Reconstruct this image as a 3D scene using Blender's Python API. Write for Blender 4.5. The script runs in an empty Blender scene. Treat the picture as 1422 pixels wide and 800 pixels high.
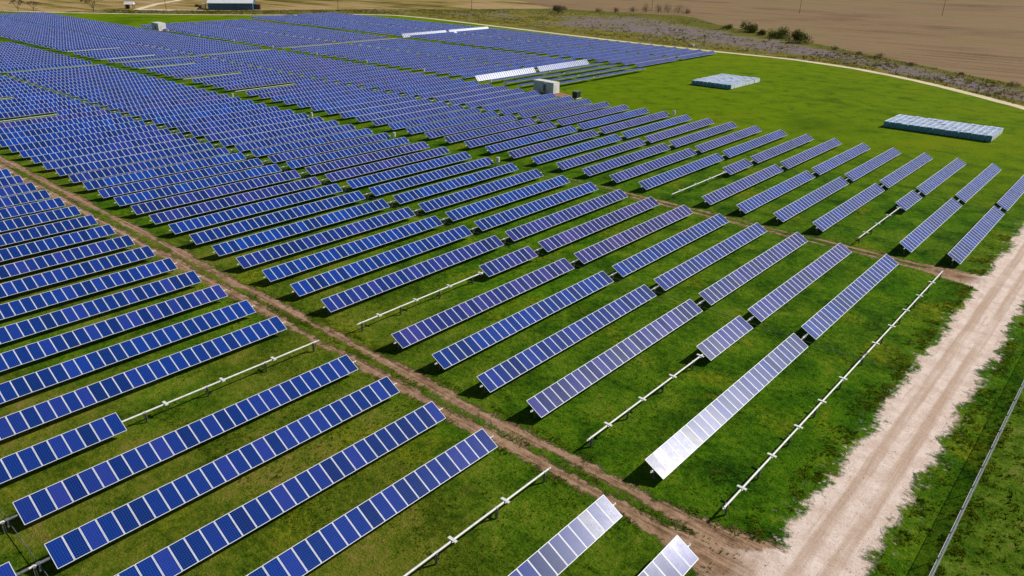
import bpy, bmesh, math, random
from mathutils import Vector, Matrix, noise

random.seed(7)
C = bpy.context.scene.collection
R = math.radians

# ------------------------------------------------------------------ layout (metres)
CAM_H = 36.36
ROW_X0, PITCH = -15.685, 5.914          # rows run along Y, repeat every PITCH towards -X
TUBE_Z = 0.97
TILT = R(29.2)
MOD_W, MOD_L, MOD_P = 1.022, 1.956, 1.0425
N_MOD = 27
BANK = N_MOD * MOD_P
SUN_DIR = Vector((0.572, 1.10, 1.0)).normalized()


def row_x(k):
    return ROW_X0 - k * PITCH


# ------------------------------------------------------------------ mesh builder
class MB:
    def __init__(self):
        self.v, self.f, self.m, self.uv, self.smooth = [], [], [], {}, []

    def quad(self, pts, mat=0, uv=None, sm=False):
        n = len(self.v)
        self.v.extend([tuple(p) for p in pts])
        self.f.append(tuple(range(n, n + len(pts))))
        self.m.append(mat)
        self.smooth.append(sm)
        if uv:
            self.uv[len(self.f) - 1] = uv

    def box(self, c, s, mat=0, M=None, skip=()):
        x, y, z = c
        a, b, h = s[0] / 2, s[1] / 2, s[2] / 2
        P = [Vector((x + i * a, y + j * b, z + k * h)) for k in (-1, 1) for j in (-1, 1) for i in (-1, 1)]
        if M is not None:
            P = [M @ p for p in P]
        n = len(self.v)
        self.v.extend([tuple(p) for p in P])
        F = {'b': (0, 2, 3, 1), 't': (4, 5, 7, 6), 'f': (0, 1, 5, 4), 'k': (2, 6, 7, 3), 'l': (0, 4, 6, 2), 'r': (1, 3, 7, 5)}
        for key, q in F.items():
            if key in skip:
                continue
            self.f.append(tuple(n + i for i in q))
            self.m.append(mat)
            self.smooth.append(False)

    def tube(self, a, b, r0, r1=None, n=8, mat=0, caps=True, sm=True):
        a, b = Vector(a), Vector(b)
        r1 = r0 if r1 is None else r1
        d = (b - a).normalized()
        u = d.orthogonal().normalized()
        w = d.cross(u)
        s = len(self.v)
        for p, r in ((a, r0), (b, r1)):
            for i in range(n):
                t = 2 * math.pi * i / n
                self.v.append(tuple(p + (u * math.cos(t) + w * math.sin(t)) * r))
        for i in range(n):
            j = (i + 1) % n
            self.f.append((s + i, s + j, s + n + j, s + n + i))
            self.m.append(mat)
            self.smooth.append(sm)
        if caps:                                            # own vertices, so the side normals stay radial
            self.v.extend(self.v[s:s + 2 * n])
            s += 2 * n
            self.f.append(tuple(s + n + i for i in range(n)))
            self.m.append(mat)
            self.smooth.append(False)
            self.f.append(tuple(s + n - 1 - i for i in range(n)))
            self.m.append(mat)
            self.smooth.append(False)

    def mesh(self, name, mats):
        me = bpy.data.meshes.new(name)
        me.from_pydata(self.v, [], self.f)
        for m in mats:
            me.materials.append(m)
        me.polygons.foreach_set('material_index', self.m)
        me.polygons.foreach_set('use_smooth', self.smooth)
        if self.uv:
            L = me.uv_layers.new(name='UVMap')
            for pi, uv in self.uv.items():
                p = me.polygons[pi]
                for li, c in zip(p.loop_indices, uv):
                    L.data[li].uv = c
        me.update()
        return me

    def build(self, name, mats, parent=None, loc=(0, 0, 0)):
        return obj(name, self.mesh(name, mats if isinstance(mats, (list, tuple)) else [mats]), parent, loc)


def obj(name, me, parent=None, loc=(0, 0, 0), rot=None):
    o = bpy.data.objects.new(name, me)
    C.objects.link(o)
    o.location = loc
    if rot:
        o.rotation_euler = rot
    if parent:
        o.parent = parent
    return o


def thing(name, label, cat, loc=(0, 0, 0), rotz=0.0, group=None):
    o = bpy.data.objects.new(name, None)
    C.objects.link(o)
    o.empty_display_size = 0.3
    o.location = loc
    o.rotation_euler = (0, 0, rotz)
    return tag(o, label, cat, group)


def tag(o, label, cat, group=None):
    o['label'] = label
    o['category'] = cat
    if group:
        o['group'] = group
    return o


def struct(o, kind='structure'):
    o['kind'] = kind
    return o


# ------------------------------------------------------------------ materials
def mat(name):
    m = bpy.data.materials.new(name)
    m.use_nodes = True
    nt = m.node_tree
    b = nt.nodes['Principled BSDF']
    return m, nt, b


class N:
    """tiny node helper"""
    def __init__(self, nt):
        self.nt = nt

    def new(self, t, **kw):
        n = self.nt.nodes.new(t)
        for k, v in kw.items():
            setattr(n, k, v)
        return n

    def link(self, a, b):
        self.nt.links.new(a, b)

    def _in(self, s, v):
        if hasattr(v, 'is_output'):
            self.link(v, s)
        else:
            s.default_value = v

    def noise(self, vec, scale, detail=4, rough=0.55, dist=0.0):
        n = self.new('ShaderNodeTexNoise')
        if vec is not None:
            self.link(vec, n.inputs['Vector'])
        n.inputs['Scale'].default_value = scale
        n.inputs['Detail'].default_value = detail
        n.inputs['Roughness'].default_value = rough
        n.inputs['Distortion'].default_value = dist
        return n.outputs['Fac']

    def math(self, op, a, b=0.0, c=None, clamp=False):
        n = self.new('ShaderNodeMath', operation=op, use_clamp=clamp)
        self._in(n.inputs[0], a)
        self._in(n.inputs[1], b)
        if c is not None:
            self._in(n.inputs[2], c)
        return n.outputs[0]

    def ss(self, x, lo, hi):
        n = self.new('ShaderNodeMapRange', interpolation_type='SMOOTHSTEP')
        self._in(n.inputs[0], x)
        n.inputs[1].default_value = lo
        n.inputs[2].default_value = hi
        return n.outputs[0]

    def mix(self, f, a, b):
        n = self.new('ShaderNodeMix', data_type='RGBA')
        self._in(n.inputs[0], f)
        self._in(n.inputs[6], a if hasattr(a, 'is_output') else (*a, 1))
        self._in(n.inputs[7], b if hasattr(b, 'is_output') else (*b, 1))
        return n.outputs[2]

    def ramp(self, f, stops):
        n = self.new('ShaderNodeValToRGB')
        self.link(f, n.inputs[0])
        e = n.color_ramp.elements
        while len(e) < len(stops):
            e.new(0.5)
        for el, (p, c) in zip(e, stops):
            el.position = p
            el.color = (*c, 1)
        return n.outputs[0]

    def pos(self):
        return self.new('ShaderNodeNewGeometry').outputs['Position']

    def scaled(self, vec, s, rz=0.0):
        n = self.new('ShaderNodeMapping')
        self.link(vec, n.inputs[0])
        n.inputs['Scale'].default_value = s
        n.inputs['Rotation'].default_value = (0, 0, rz)
        return n.outputs[0]

    def xyz(self, vec):
        n = self.new('ShaderNodeSeparateXYZ')
        self.link(vec, n.inputs[0])
        return n.outputs

    def bump(self, h, strength, dist, b):
        n = self.new('ShaderNodeBump')
        n.inputs['Strength'].default_value = strength
        n.inputs['Distance'].default_value = dist
        self.link(h, n.inputs['Height'])
        self.link(n.outputs[0], b.inputs['Normal'])


def plain(name, col, rough=0.6, metal=0.0, var=0.12, scale=6.0, spec=0.5):
    m, nt, b = mat(name)
    n = N(nt)
    f = n.noise(n.pos(), scale, 5)
    dark = tuple(c * (1 - 2 * var) for c in col)
    light = tuple(min(1, c * (1 + var)) for c in col)
    nt.links.new(n.mix(n.ss(f, 0.3, 0.7), dark, light), b.inputs['Base Color'])
    b.inputs['Roughness'].default_value = rough
    b.inputs['Metallic'].default_value = metal
    b.inputs['Specular IOR Level'].default_value = spec
    return m


def cells_material():
    m, nt, b = mat('blue_solar_cells')
    n = N(nt)
    uv = n.new('ShaderNodeUVMap').outputs[0]
    u, v, _ = n.xyz(uv)
    oi = n.new('ShaderNodeObjectInfo').outputs['Random']
    wn = n.new('ShaderNodeTexWhiteNoise', noise_dimensions='2D')
    comb = n.new('ShaderNodeCombineXYZ')
    n.link(n.math('FLOOR', u), comb.inputs[0])
    n.link(oi, comb.inputs[1])
    n.link(comb.outputs[0], wn.inputs['Vector'])
    rnd = wn.outputs['Value']
    # purple tint by row, partly reflected light painted into the cells, plus a little module to module spread
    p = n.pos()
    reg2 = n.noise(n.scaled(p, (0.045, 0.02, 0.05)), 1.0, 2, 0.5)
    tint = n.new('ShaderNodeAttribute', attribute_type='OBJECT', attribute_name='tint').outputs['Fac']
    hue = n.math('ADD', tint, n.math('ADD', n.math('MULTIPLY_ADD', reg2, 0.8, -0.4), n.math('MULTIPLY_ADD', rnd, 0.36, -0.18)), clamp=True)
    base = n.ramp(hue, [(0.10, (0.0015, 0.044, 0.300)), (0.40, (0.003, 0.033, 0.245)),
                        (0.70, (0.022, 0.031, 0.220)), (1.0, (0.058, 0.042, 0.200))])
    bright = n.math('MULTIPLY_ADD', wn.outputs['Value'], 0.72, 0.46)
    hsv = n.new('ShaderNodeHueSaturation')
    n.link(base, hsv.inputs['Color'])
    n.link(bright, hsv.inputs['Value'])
    # cell grid 6 x 12 with pale gaps
    cu = n.math('FRACT', n.math('MULTIPLY', u, 6.0))
    cv = n.math('FRACT', n.math('MULTIPLY', v, 12.0))
    eu = n.math('ABSOLUTE', n.math('SUBTRACT', cu, 0.5))
    ev = n.math('ABSOLUTE', n.math('SUBTRACT', cv, 0.5))
    line = n.ss(n.math('MAXIMUM', eu, ev), 0.445, 0.475)
    # polycrystalline flakes
    vo = n.new('ShaderNodeTexVoronoi')
    n.link(n.scaled(uv, (9.0, 18.0, 1.0)), vo.inputs['Vector'])
    vo.inputs['Scale'].default_value = 6.0
    fl = n.xyz(vo.outputs['Color'])[0]
    flake = n.new('ShaderNodeHueSaturation')
    n.link(hsv.outputs[0], flake.inputs['Color'])
    n.link(n.math('MULTIPLY_ADD', fl, 0.35, 0.82), flake.inputs['Value'])
    col = n.mix(n.math('MULTIPLY', line, 0.36), flake.outputs[0], (0.13, 0.22, 0.52))
    n.link(col, b.inputs['Base Color'])
    dust = n.noise(p, 1.7, 4)
    rough = n.math('ADD', n.math('MULTIPLY_ADD', fl, 0.10, 0.185), n.math('MULTIPLY', dust, 0.09))
    n.link(rough, b.inputs['Roughness'])
    b.inputs['Specular IOR Level'].default_value = 0.12
    return m


def grass_colour(n, p):
    """mottled grass: worn in the nearest block, bright in the open meadow behind the array"""
    x, y, z = n.xyz(p)
    big = n.noise(p, 0.035, 3, 0.6)
    midn = n.noise(p, 0.20, 5, 0.62, 0.5)
    fine = n.noise(p, 1.5, 6, 0.72)
    vfine = n.noise(p, 5.5, 5, 0.8)
    mix1 = n.math('ADD', n.math('ADD', n.math('MULTIPLY', midn, 0.42), n.math('MULTIPLY', fine, 0.36)), n.math('MULTIPLY', vfine, 0.22))
    rich = n.ramp(mix1, [(0.39, (0.008, 0.032, 0.001)), (0.46, (0.029, 0.100, 0.002)),
                         (0.53, (0.068, 0.172, 0.003)), (0.62, (0.165, 0.240, 0.007))])
    worn = n.ramp(mix1, [(0.38, (0.022, 0.045, 0.003)), (0.46, (0.074, 0.118, 0.006)),
                         (0.53, (0.145, 0.172, 0.014)), (0.62, (0.255, 0.200, 0.050))])
    bright = n.ramp(mix1, [(0.34, (0.075, 0.140, 0.001)), (0.48, (0.118, 0.200, 0.001)),
                           (0.64, (0.175, 0.245, 0.002))])
    w_near = n.math('MULTIPLY', n.ss(y, 64.0, 25.0), n.ss(x, -10.0, -34.0))
    w = n.math('MULTIPLY', n.math('MULTIPLY_ADD', w_near, 0.75, 0.20), n.ss(big, 0.36, 0.6), clamp=True)
    c = n.mix(n.math('ADD', w, n.math('MULTIPLY', w_near, 0.25), clamp=True), rich, worn)
    patch = n.ss(n.noise(p, 0.11, 4, 0.6, 0.4), 0.54, 0.68)
    c = n.mix(n.math('MULTIPLY', patch, 0.70), c, n.mix(n.ss(fine, 0.38, 0.62), (0.060, 0.110, 0.003), (0.240, 0.255, 0.010)))
    c = n.mix(n.math('MULTIPLY', n.ss(y, 115.0, 185.0), n.math('MULTIPLY_ADD', n.ss(midn, 0.34, 0.50), 0.35, 0.65)), c, bright)
    drift = n.noise(p, 0.022, 5, 0.62, 0.6)
    far = n.ss(y, 140.0, 185.0)
    c = n.mix(n.math('MULTIPLY', n.math('MULTIPLY', n.ss(drift, 0.46, 0.36), far), 0.60), c, (0.046, 0.105, 0.001))
    c = n.mix(n.math('MULTIPLY', n.math('MULTIPLY', n.ss(drift, 0.54, 0.66), far), 0.55), c, (0.195, 0.225, 0.004))
    c = n.mix(n.math('MULTIPLY', n.math('MULTIPLY', n.ss(n.noise(p, 0.33, 4, 0.7), 0.62, 0.70), far), 0.7), c, (0.030, 0.072, 0.002))
    sp = n.noise(p, 0.75, 6, 0.72, 0.8)
    c = n.mix(n.math('MULTIPLY', n.ss(sp, 0.60, 0.74), n.ss(y, 170.0, 110.0)), c, (0.150, 0.095, 0.032))
    weeds = n.ramp(mix1, [(0.38, (0.014, 0.042, 0.002)), (0.46, (0.050, 0.112, 0.004)), (0.53, (0.110, 0.185, 0.010)), (0.60, (0.20, 0.20, 0.05)), (0.66, (0.28, 0.20, 0.12))])
    c = n.mix(n.ss(x, -3.3, -2.5), c, weeds)
    hs = n.new('ShaderNodeHueSaturation')
    n.link(c, hs.inputs['Color'])
    n.link(n.math('MULTIPLY_ADD', vfine, 1.5, 0.28), hs.inputs['Value'])  # wide fine contrast, here and in the ramps, paints in tuft shadows
    h = n.math('ADD', n.math('MULTIPLY', fine, 0.55), n.math('MULTIPLY', vfine, 0.35))
    return hs.outputs[0], h, fine


def rut_dirt(n, p, y1, y2, half, weak):
    """colour and coverage of a two-rut dirt track running along X"""
    x, y, z = n.xyz(p)
    wob = n.math('MULTIPLY', n.math('SUBTRACT', n.noise(n.scaled(p, (0.06, 0.0, 1)), 1.0, 3), 0.5), 1.0)
    ys = n.math('ADD', y, wob)
    st = n.noise(n.scaled(p, (0.10, 3.0, 1)), 1.0, 6, 0.7)
    mid = n.noise(p, 0.9, 6, 0.7)
    fine = n.noise(p, 5.5, 6, 0.8)
    c = n.ramp(n.math('ADD', n.math('MULTIPLY', st, 0.6), n.math('MULTIPLY', mid, 0.4)),
               [(0.36, (0.090, 0.050, 0.024)), (0.45, (0.225, 0.135, 0.076)), (0.54, (0.390, 0.250, 0.160)), (0.64, (0.470, 0.325, 0.225))])
    hs = n.new('ShaderNodeHueSaturation')
    n.link(c, hs.inputs['Color'])
    n.link(n.math('MULTIPLY_ADD', fine, 0.9, 0.55), hs.inputs['Value'])
    d = n.math('MINIMUM', n.math('ABSOLUTE', n.math('SUBTRACT', ys, y1)), n.math('ABSOLUTE', n.math('SUBTRACT', ys, y2)))
    nn = n.noise(p, 1.0, 8, 0.78)
    n3 = n.noise(n.scaled(p, (0.10, 0.25, 1)), 1.0, 3, 0.6)
    g = n.math('ADD', n.math('ADD', d, n.math('MULTIPLY', n.math('SUBTRACT', nn, 0.5), 3.2)), n.math('MULTIPLY_ADD', n3, 2.0, weak - 1.0))
    g = n.math('SUBTRACT', g, n.math('MULTIPLY', n.ss(x, -21.0, -12.0), 1.5))
    return hs.outputs[0], n.ss(g, half + 0.40, half - 0.10), fine


def site_material():
    """one ground cover for the whole site, so verge, rut and gravel edges run on unbroken"""
    m, nt, b = mat('site_ground_cover')
    n = N(nt)
    p = n.pos()
    x, y, z = n.xyz(p)
    c, h, gfine = grass_colour(n, p)
    d1, a1, f1 = rut_dirt(n, p, 37.15, 39.15, 0.42, 0.0)
    a1 = n.math('MULTIPLY', a1, n.ss(n.math('ABSOLUTE', n.math('SUBTRACT', y, 38.2)), 4.6, 2.6))
    a1 = n.math('MULTIPLY', a1, n.ss(x, -8.0, -9.5))
    c = n.mix(a1, c, d1)
    d2, a2, f2 = rut_dirt(n, p, 101.4, 103.0, 0.22, 0.10)
    a2 = n.math('MULTIPLY', n.math('MULTIPLY', a2, n.ss(n.math('ABSOLUTE', n.math('SUBTRACT', y, 102.2)), 3.4, 1.8)), n.ss(x, -92.0, -60.0))
    c = n.mix(a2, c, d2)
    # gravel road along Y
    wob = n.math('MULTIPLY', n.math('SUBTRACT', n.noise(n.scaled(p, (0.3, 0.05, 1)), 1.0, 3), 0.5), 0.8)
    xs = n.math('ADD', x, wob)
    st = n.noise(n.scaled(p, (3.2, 0.12, 1)), 1.0, 6, 0.65)
    st2 = n.noise(n.scaled(p, (1.2, 0.05, 1)), 1.0, 3, 0.6)
    fine = n.noise(p, 6.0, 6, 0.8)
    mid = n.noise(p, 0.55, 6, 0.68)
    r1 = n.ss(n.math('ABSOLUTE', n.math('SUBTRACT', xs, -9.80)), 0.62, 0.28)
    r2 = n.ss(n.math('ABSOLUTE', n.math('SUBTRACT', xs, -8.00)), 0.62, 0.28)
    base = n.mix(n.ss(mid, 0.34, 0.66), (0.68, 0.525, 0.435), (0.85, 0.705, 0.625))
    rut = n.math('MULTIPLY', n.math('MAXIMUM', r1, r2), n.math('MULTIPLY_ADD', n.ss(st2, 0.3, 0.6), 0.55, 0.35), clamp=True)
    gc = n.mix(rut, base, n.mix(st, (0.45, 0.305, 0.215), (0.61, 0.45, 0.345)))
    gc = n.mix(n.math('MULTIPLY', n.ss(st, 0.55, 0.66), 0.40), gc, (0.42, 0.29, 0.20))
    clod = n.ss(n.noise(p, 1.7, 7, 0.82), 0.63, 0.69)
    gc = n.mix(n.math('MULTIPLY', clod, 0.8), gc, (0.20, 0.135, 0.085))
    hs = n.new('ShaderNodeHueSaturation')
    n.link(gc, hs.inputs['Color'])
    n.link(n.math('MULTIPLY_ADD', fine, 0.75, 0.62), hs.inputs['Value'])
    bend = n.math('MULTIPLY', n.math('SUBTRACT', n.noise(n.scaled(p, (0.0, 0.14, 1)), 1.0, 2, 0.5), 0.5), 1.8)
    edge = n.math('ABSOLUTE', n.math('ADD', n.math('SUBTRACT', x, -9.0), bend))
    m1 = n.ss(n.math('ABSOLUTE', n.math('SUBTRACT', y, 37.0)), 4.2, 0.4)
    m2 = n.ss(n.math('ABSOLUTE', n.math('SUBTRACT', y, 102.0)), 3.4, 0.4)
    mouth = n.math('MULTIPLY', n.math('MAXIMUM', m1, m2), n.ss(x, -8.0, -10.5))
    nn = n.noise(p, 0.55, 6, 0.62, 0.6)
    g = n.math('ADD', n.math('SUBTRACT', edge, n.math('MULTIPLY', mouth, 3.4)), n.math('MULTIPLY', n.math('SUBTRACT', nn, 0.5), 3.6))
    isl = n.math('MULTIPLY', n.ss(n.noise(p, 1.3, 6, 0.7), 0.56, 0.62), n.ss(g, 4.2, 2.6))
    ga = n.math('MAXIMUM', n.ss(n.math('ADD', g, n.math('MULTIPLY', n.math('SUBTRACT', n.noise(p, 2.4, 5, 0.7), 0.5), 1.6)), 2.95, 2.15), n.math('MULTIPLY', isl, 0.8))
    gcol = n.mix(n.math('MULTIPLY', mouth, n.ss(n.math('MULTIPLY_ADD', n.math('SUBTRACT', nn, 0.5), 4.0, x), -10.8, -13.6)), hs.outputs[0], d1)
    c = n.mix(ga, c, gcol)
    n.link(c, b.inputs['Base Color'])
    b.inputs['Roughness'].default_value = 0.95
    b.inputs['Specular IOR Level'].default_value = 0.03
    soft = n.math('MAXIMUM', ga, n.math('MAXIMUM', a1, a2))
    hh = n.math('ADD', h, n.math('MULTIPLY', soft, n.math('SUBTRACT', n.math('MULTIPLY_ADD', mid, 0.25, n.math('MULTIPLY', fine, 0.12)), h)))
    n.bump(hh, 0.9, 0.5, b)
    return m


def field_material(name, stops, stretch, rz=0.0, patch=0.012):
    m, nt, b = mat(name)
    n = N(nt)
    p = n.pos()
    q = n.scaled(p, stretch, rz)
    st = n.noise(q, 1.0, 6, 0.68)
    big = n.noise(p, patch, 4, 0.6)
    fine = n.noise(p, 0.6, 5, 0.7)
    f = n.math('ADD', n.math('ADD', n.math('MULTIPLY', st, 0.45), n.math('MULTIPLY', big, 0.4)), n.math('MULTIPLY', fine, 0.15))
    c = n.ramp(f, stops)
    n.link(c, b.inputs['Base Color'])
    b.inputs['Roughness'].default_value = 0.95
    b.inputs['Specular IOR Level'].default_value = 0.05
    n.bump(n.math('ADD', st, fine), 0.6, 0.5, b)
    return m


def scrub_material():
    m, nt, b = mat('rough_scrub')
    n = N(nt)
    p = n.pos()
    uv = n.new('ShaderNodeUVMap').outputs[0]
    u, v, _ = n.xyz(uv)
    wob = n.noise(n.scaled(p, (0.03, 0.03, 1)), 1.0, 5, 0.65)
    vv = n.math('ADD', v, n.math('MULTIPLY', n.math('SUBTRACT', wob, 0.5), 0.5))
    fine = n.noise(p, 0.45, 6, 0.75)
    mid = n.noise(p, 0.09, 5, 0.65)
    olive = n.ramp(n.math('ADD', n.math('MULTIPLY', fine, 0.55), n.math('MULTIPLY', mid, 0.45)),
                   [(0.38, (0.070, 0.068, 0.012)), (0.47, (0.165, 0.150, 0.020)), (0.55, (0.240, 0.215, 0.030)), (0.66, (0.300, 0.220, 0.100))])
    lav = n.ramp(fine, [(0.3, (0.120, 0.090, 0.085)), (0.5, (0.230, 0.185, 0.185)), (0.7, (0.330, 0.270, 0.265))])
    band = n.math('MULTIPLY', n.ss(vv, 0.22, 0.34), n.ss(vv, 0.80, 0.66))
    pat = n.noise(n.scaled(p, (0.012, 0.03, 1), 0.6), 1.0, 4, 0.6)
    right = n.ss(u, 0.62, 0.40)
    lmask = n.math('MULTIPLY', band, n.ss(n.math('ADD', pat, n.math('MULTIPLY', right, 0.16)), 0.50, 0.62), clamp=True)
    lmask = n.math('MULTIPLY', lmask, n.ss(n.noise(p, 0.06, 6, 0.7, 0.5), 0.33, 0.46))
    olive = n.mix(n.math('MULTIPLY', n.ss(n.noise(p, 0.045, 6, 0.7, 0.4), 0.52, 0.66), 0.7), olive, lav)
    c = n.mix(lmask, olive, lav)
    g = n.math('MULTIPLY', n.ss(vv, 0.72, 0.86), n.ss(mid, 0.35, 0.55))
    c = n.mix(n.math('MULTIPLY', g, 0.6), c, (0.085, 0.105, 0.020))
    n.link(c, b.inputs['Base Color'])
    b.inputs['Roughness'].default_value = 0.95
    b.inputs['Specular IOR Level'].default_value = 0.05
    n.bump(fine, 0.9, 1.2, b)
    return m


def leaf_material(name, dark, light, through=0.25, clump=None):
    m, nt, b = mat(name)
    n = N(nt)
    g = n.new('ShaderNodeNewGeometry')
    f = g.outputs['Random Per Island']
    if clump:
        f = n.math('MULTIPLY_ADD', f, 0.35, n.ss(n.noise(n.pos(), clump, 4, 0.7), 0.38, 0.66))
    c = n.mix(f, dark, light)
    n.link(c, b.inputs['Base Color'])
    b.inputs['Roughness'].default_value = 0.85
    b.inputs['Specular IOR Level'].default_value = 0.1
    tr = n.new('ShaderNodeBsdfTranslucent')
    n.link(c, tr.inputs['Color'])
    mx = n.new('ShaderNodeMixShader')
    mx.inputs[0].default_value = through
    n.link(b.outputs[0], mx.inputs[1])
    n.link(tr.outputs[0], mx.inputs[2])
    n.link(mx.outputs[0], nt.nodes['Material Output'].inputs['Surface'])
    return m


M_CELL = cells_material()
M_FRAME = plain('white_module_frame', (0.72, 0.73, 0.78), 0.45, 0.0, 0.05, 3.0)
M_BACK = plain('white_backsheet', (0.80, 0.81, 0.83), 0.5, 0, 0.03, 2.0)
M_TUBE = plain('galvanised_white_tube', (0.80, 0.79, 0.75), 0.45, 0.0, 0.08, 2.0)
M_STEEL = plain('galvanised_steel', (0.42, 0.43, 0.44), 0.5, 0.3, 0.12, 5.0)
M_DSTEEL = plain('weathered_steel', (0.17, 0.18, 0.19), 0.55, 0.2, 0.15, 5.0)
M_ZINC = plain('bright_zinc_wire', (0.80, 0.83, 0.87), 0.45, 0.0, 0.08, 4.0)
M_PILE = plain('rusty_grey_pile', (0.20, 0.195, 0.18), 0.6, 0.1, 0.15, 4.0)
M_CLAMP = plain('bright_clamp_plate', (0.78, 0.78, 0.76), 0.4, 0.0, 0.05, 6.0)
M_SITE = site_material()
M_PATH = field_material('cream_path', [(0.3, (0.56, 0.45, 0.28)), (0.5, (0.74, 0.62, 0.42)), (0.7, (0.82, 0.72, 0.54))], (0.1, 0.1, 1), 0, 0.05)
M_PLOUGH = field_material('ploughed_soil', [(0.40, (0.115, 0.075, 0.038)), (0.46, (0.225, 0.148, 0.082)), (0.51, (0.285, 0.190, 0.108)), (0.56, (0.215, 0.170, 0.070)), (0.62, (0.165, 0.140, 0.052))], (0.006, 0.22, 1), R(3), 0.009)
M_DRY = field_material('dry_field', [(0.40, (0.075, 0.070, 0.012)), (0.45, (0.190, 0.150, 0.036)), (0.50, (0.330, 0.235, 0.085)), (0.55, (0.430, 0.300, 0.170)), (0.61, (0.200, 0.165, 0.032))], (0.006, 0.075, 1), R(-42), 0.014)
M_SCRUB = scrub_material()
M_CABIN = plain('cabin_shade_tint_paint', (0.72, 0.76, 0.83), 0.4, 0, 0.05, 1.5)  # blue-grey of the cabins' shaded side put into the body colour
M_WHITEPAINT = plain('white_painted_metal', (0.88, 0.88, 0.87), 0.4, 0, 0.05, 1.5)
M_GREYVENT = plain('grey_vent_metal', (0.18, 0.20, 0.24), 0.5, 0.0, 0.1, 3)
M_BLACKBOX = plain('dark_transformer_paint', (0.035, 0.04, 0.042), 0.45, 0, 0.1, 3)
M_GREENGREY = plain('grey_green_paint', (0.16, 0.20, 0.18), 0.5, 0, 0.1, 3)
M_WRAP = plain('pale_blue_wrap', (0.46, 0.58, 0.82), 0.30, 0, 0.12, 0.9)
M_WRAPW = plain('white_wrap', (0.80, 0.83, 0.86), 0.35, 0, 0.06, 0.9)
M_TEALFRONT = plain('teal_front_sheet', (0.080, 0.340, 0.480), 0.55, 0, 0.15, 1.5)
M_WOOD = plain('pallet_wood', (0.28, 0.19, 0.11), 0.8, 0, 0.2, 3)
M_POLE = plain('weathered_pole_wood', (0.12, 0.085, 0.06), 0.85, 0, 0.2, 2)
M_BARNWALL = plain('blue_barn_sheet', (0.050, 0.165, 0.290), 0.5, 0, 0.08, 0.8)
M_BARNROOF = plain('white_barn_roof', (0.78, 0.80, 0.84), 0.4, 0, 0.05, 0.5)
M_BROWN = plain('brown_timber', (0.12, 0.07, 0.045), 0.8, 0, 0.2, 2)
M_BARK = plain('grey_bark', (0.11, 0.085, 0.06), 0.9, 0, 0.2, 3)
M_LEAF = leaf_material('olive_bush_leaves', (0.040, 0.055, 0.008), (0.125, 0.145, 0.022), 0.3)
M_TWIG = leaf_material('bare_brush_twigs', (0.075, 0.058, 0.036), (0.19, 0.15, 0.095), 0.35)
M_DIRTPAD = plain('reddish_dirt_pad', (0.34, 0.19, 0.12), 0.95, 0, 0.2, 1.0, 0.1)
M_BLADE = leaf_material('grass_blades', (0.032, 0.090, 0.002), (0.250, 0.310, 0.014), 0.6, 0.9)


# ------------------------------------------------------------------ ground and roads
def nz(x, y, s=1.0, oct=4):
    return noise.fractal(Vector((x * s, y * s, 3.7)), 1.0, 2.0, oct)


def sheet(name, pts, z, m, kind='structure'):
    bm = bmesh.new()
    vs = [bm.verts.new((p[0], p[1], z)) for p in pts]
    f = bm.faces.new(vs)
    bmesh.ops.triangulate(bm, faces=[f])
    bm.normal_update()
    for f in bm.faces:
        if f.normal.z < 0:
            f.normal_flip()
    me = bpy.data.meshes.new(name)
    bm.to_mesh(me)
    bm.free()
    me.materials.append(m)
    return struct(obj(name, me), kind)


def resample(pts, step):
    out = []
    for (a, b) in zip(pts[:-1], pts[1:]):
        a, b = Vector(a), Vector(b)
        n = max(1, int((b - a).length / step))
        for i in range(n):
            out.append(a.lerp(b, i / n))
    out.append(Vector(pts[-1]))
    return out


def smooth(pts, it=40):
    p = [q.copy() for q in pts]
    for _ in range(it):
        p = [p[0]] + [(p[i - 1] + p[i] * 2 + p[i + 1]) / 4 for i in range(1, len(p) - 1)] + [p[-1]]
    return p


def strip_into(mb, pts, half, z, jag=0.0, jscale=0.6, seed=0.0):
    L, Rr = [], []
    for i, p in enumerate(pts):
        a = pts[max(0, i - 1)]
        b = pts[min(len(pts) - 1, i + 1)]
        t = (b - a).normalized()
        nrm = Vector((-t.y, t.x))
        hl = half + jag * nz(p.x + seed, p.y, jscale)
        hr = half + jag * nz(p.x + 50 + seed, p.y + 31, jscale)
        q, r = p + nrm * max(0.05, hl), p - nrm * max(0.05, hr)
        L.append((q.x, q.y, z))
        Rr.append((r.x, r.y, z))
    for i in range(len(pts) - 1):
        mb.quad([Rr[i], Rr[i + 1], L[i + 1], L[i]])


PERIM = [(40, 182), (-5, 221), (-30, 245.8), (-58.6, 272), (-87, 291), (-118, 301), (-149, 300.5), (-208, 304.5), (-289, 315.5), (-353, 323), (-384, 323),
         (-402, 310), (-418, 279), (-450, 240), (-478, 212), (-511, 184), (-560, 150), (-640, 90)]
FIELD_EDGE = [(60, 205), (-4, 258), (-37.3, 290.5), (-85, 328), (-135, 368), (-212, 424), (-260, 474), (-299, 467), (-361, 456), (-450, 517.5)]

struct(MB().build('ground', M_DRY)) if False else None
g = MB()
g.quad([(-3200, -400, -0.10), (1200, -400, -0.10), (1200, 3600, -0.10), (-3200, 3600, -0.10)])
struct(g.build('ground', M_DRY))

sheet('meadow', [(160, -60), (160, 90)] + PERIM + [(-640, -60)], 0.0, M_SITE)
sheet('ploughed_field', FIELD_EDGE + [(-1900, 1940), (-1500, 2600), (900, 2600), (900, -100)], -0.05, M_PLOUGH)

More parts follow.
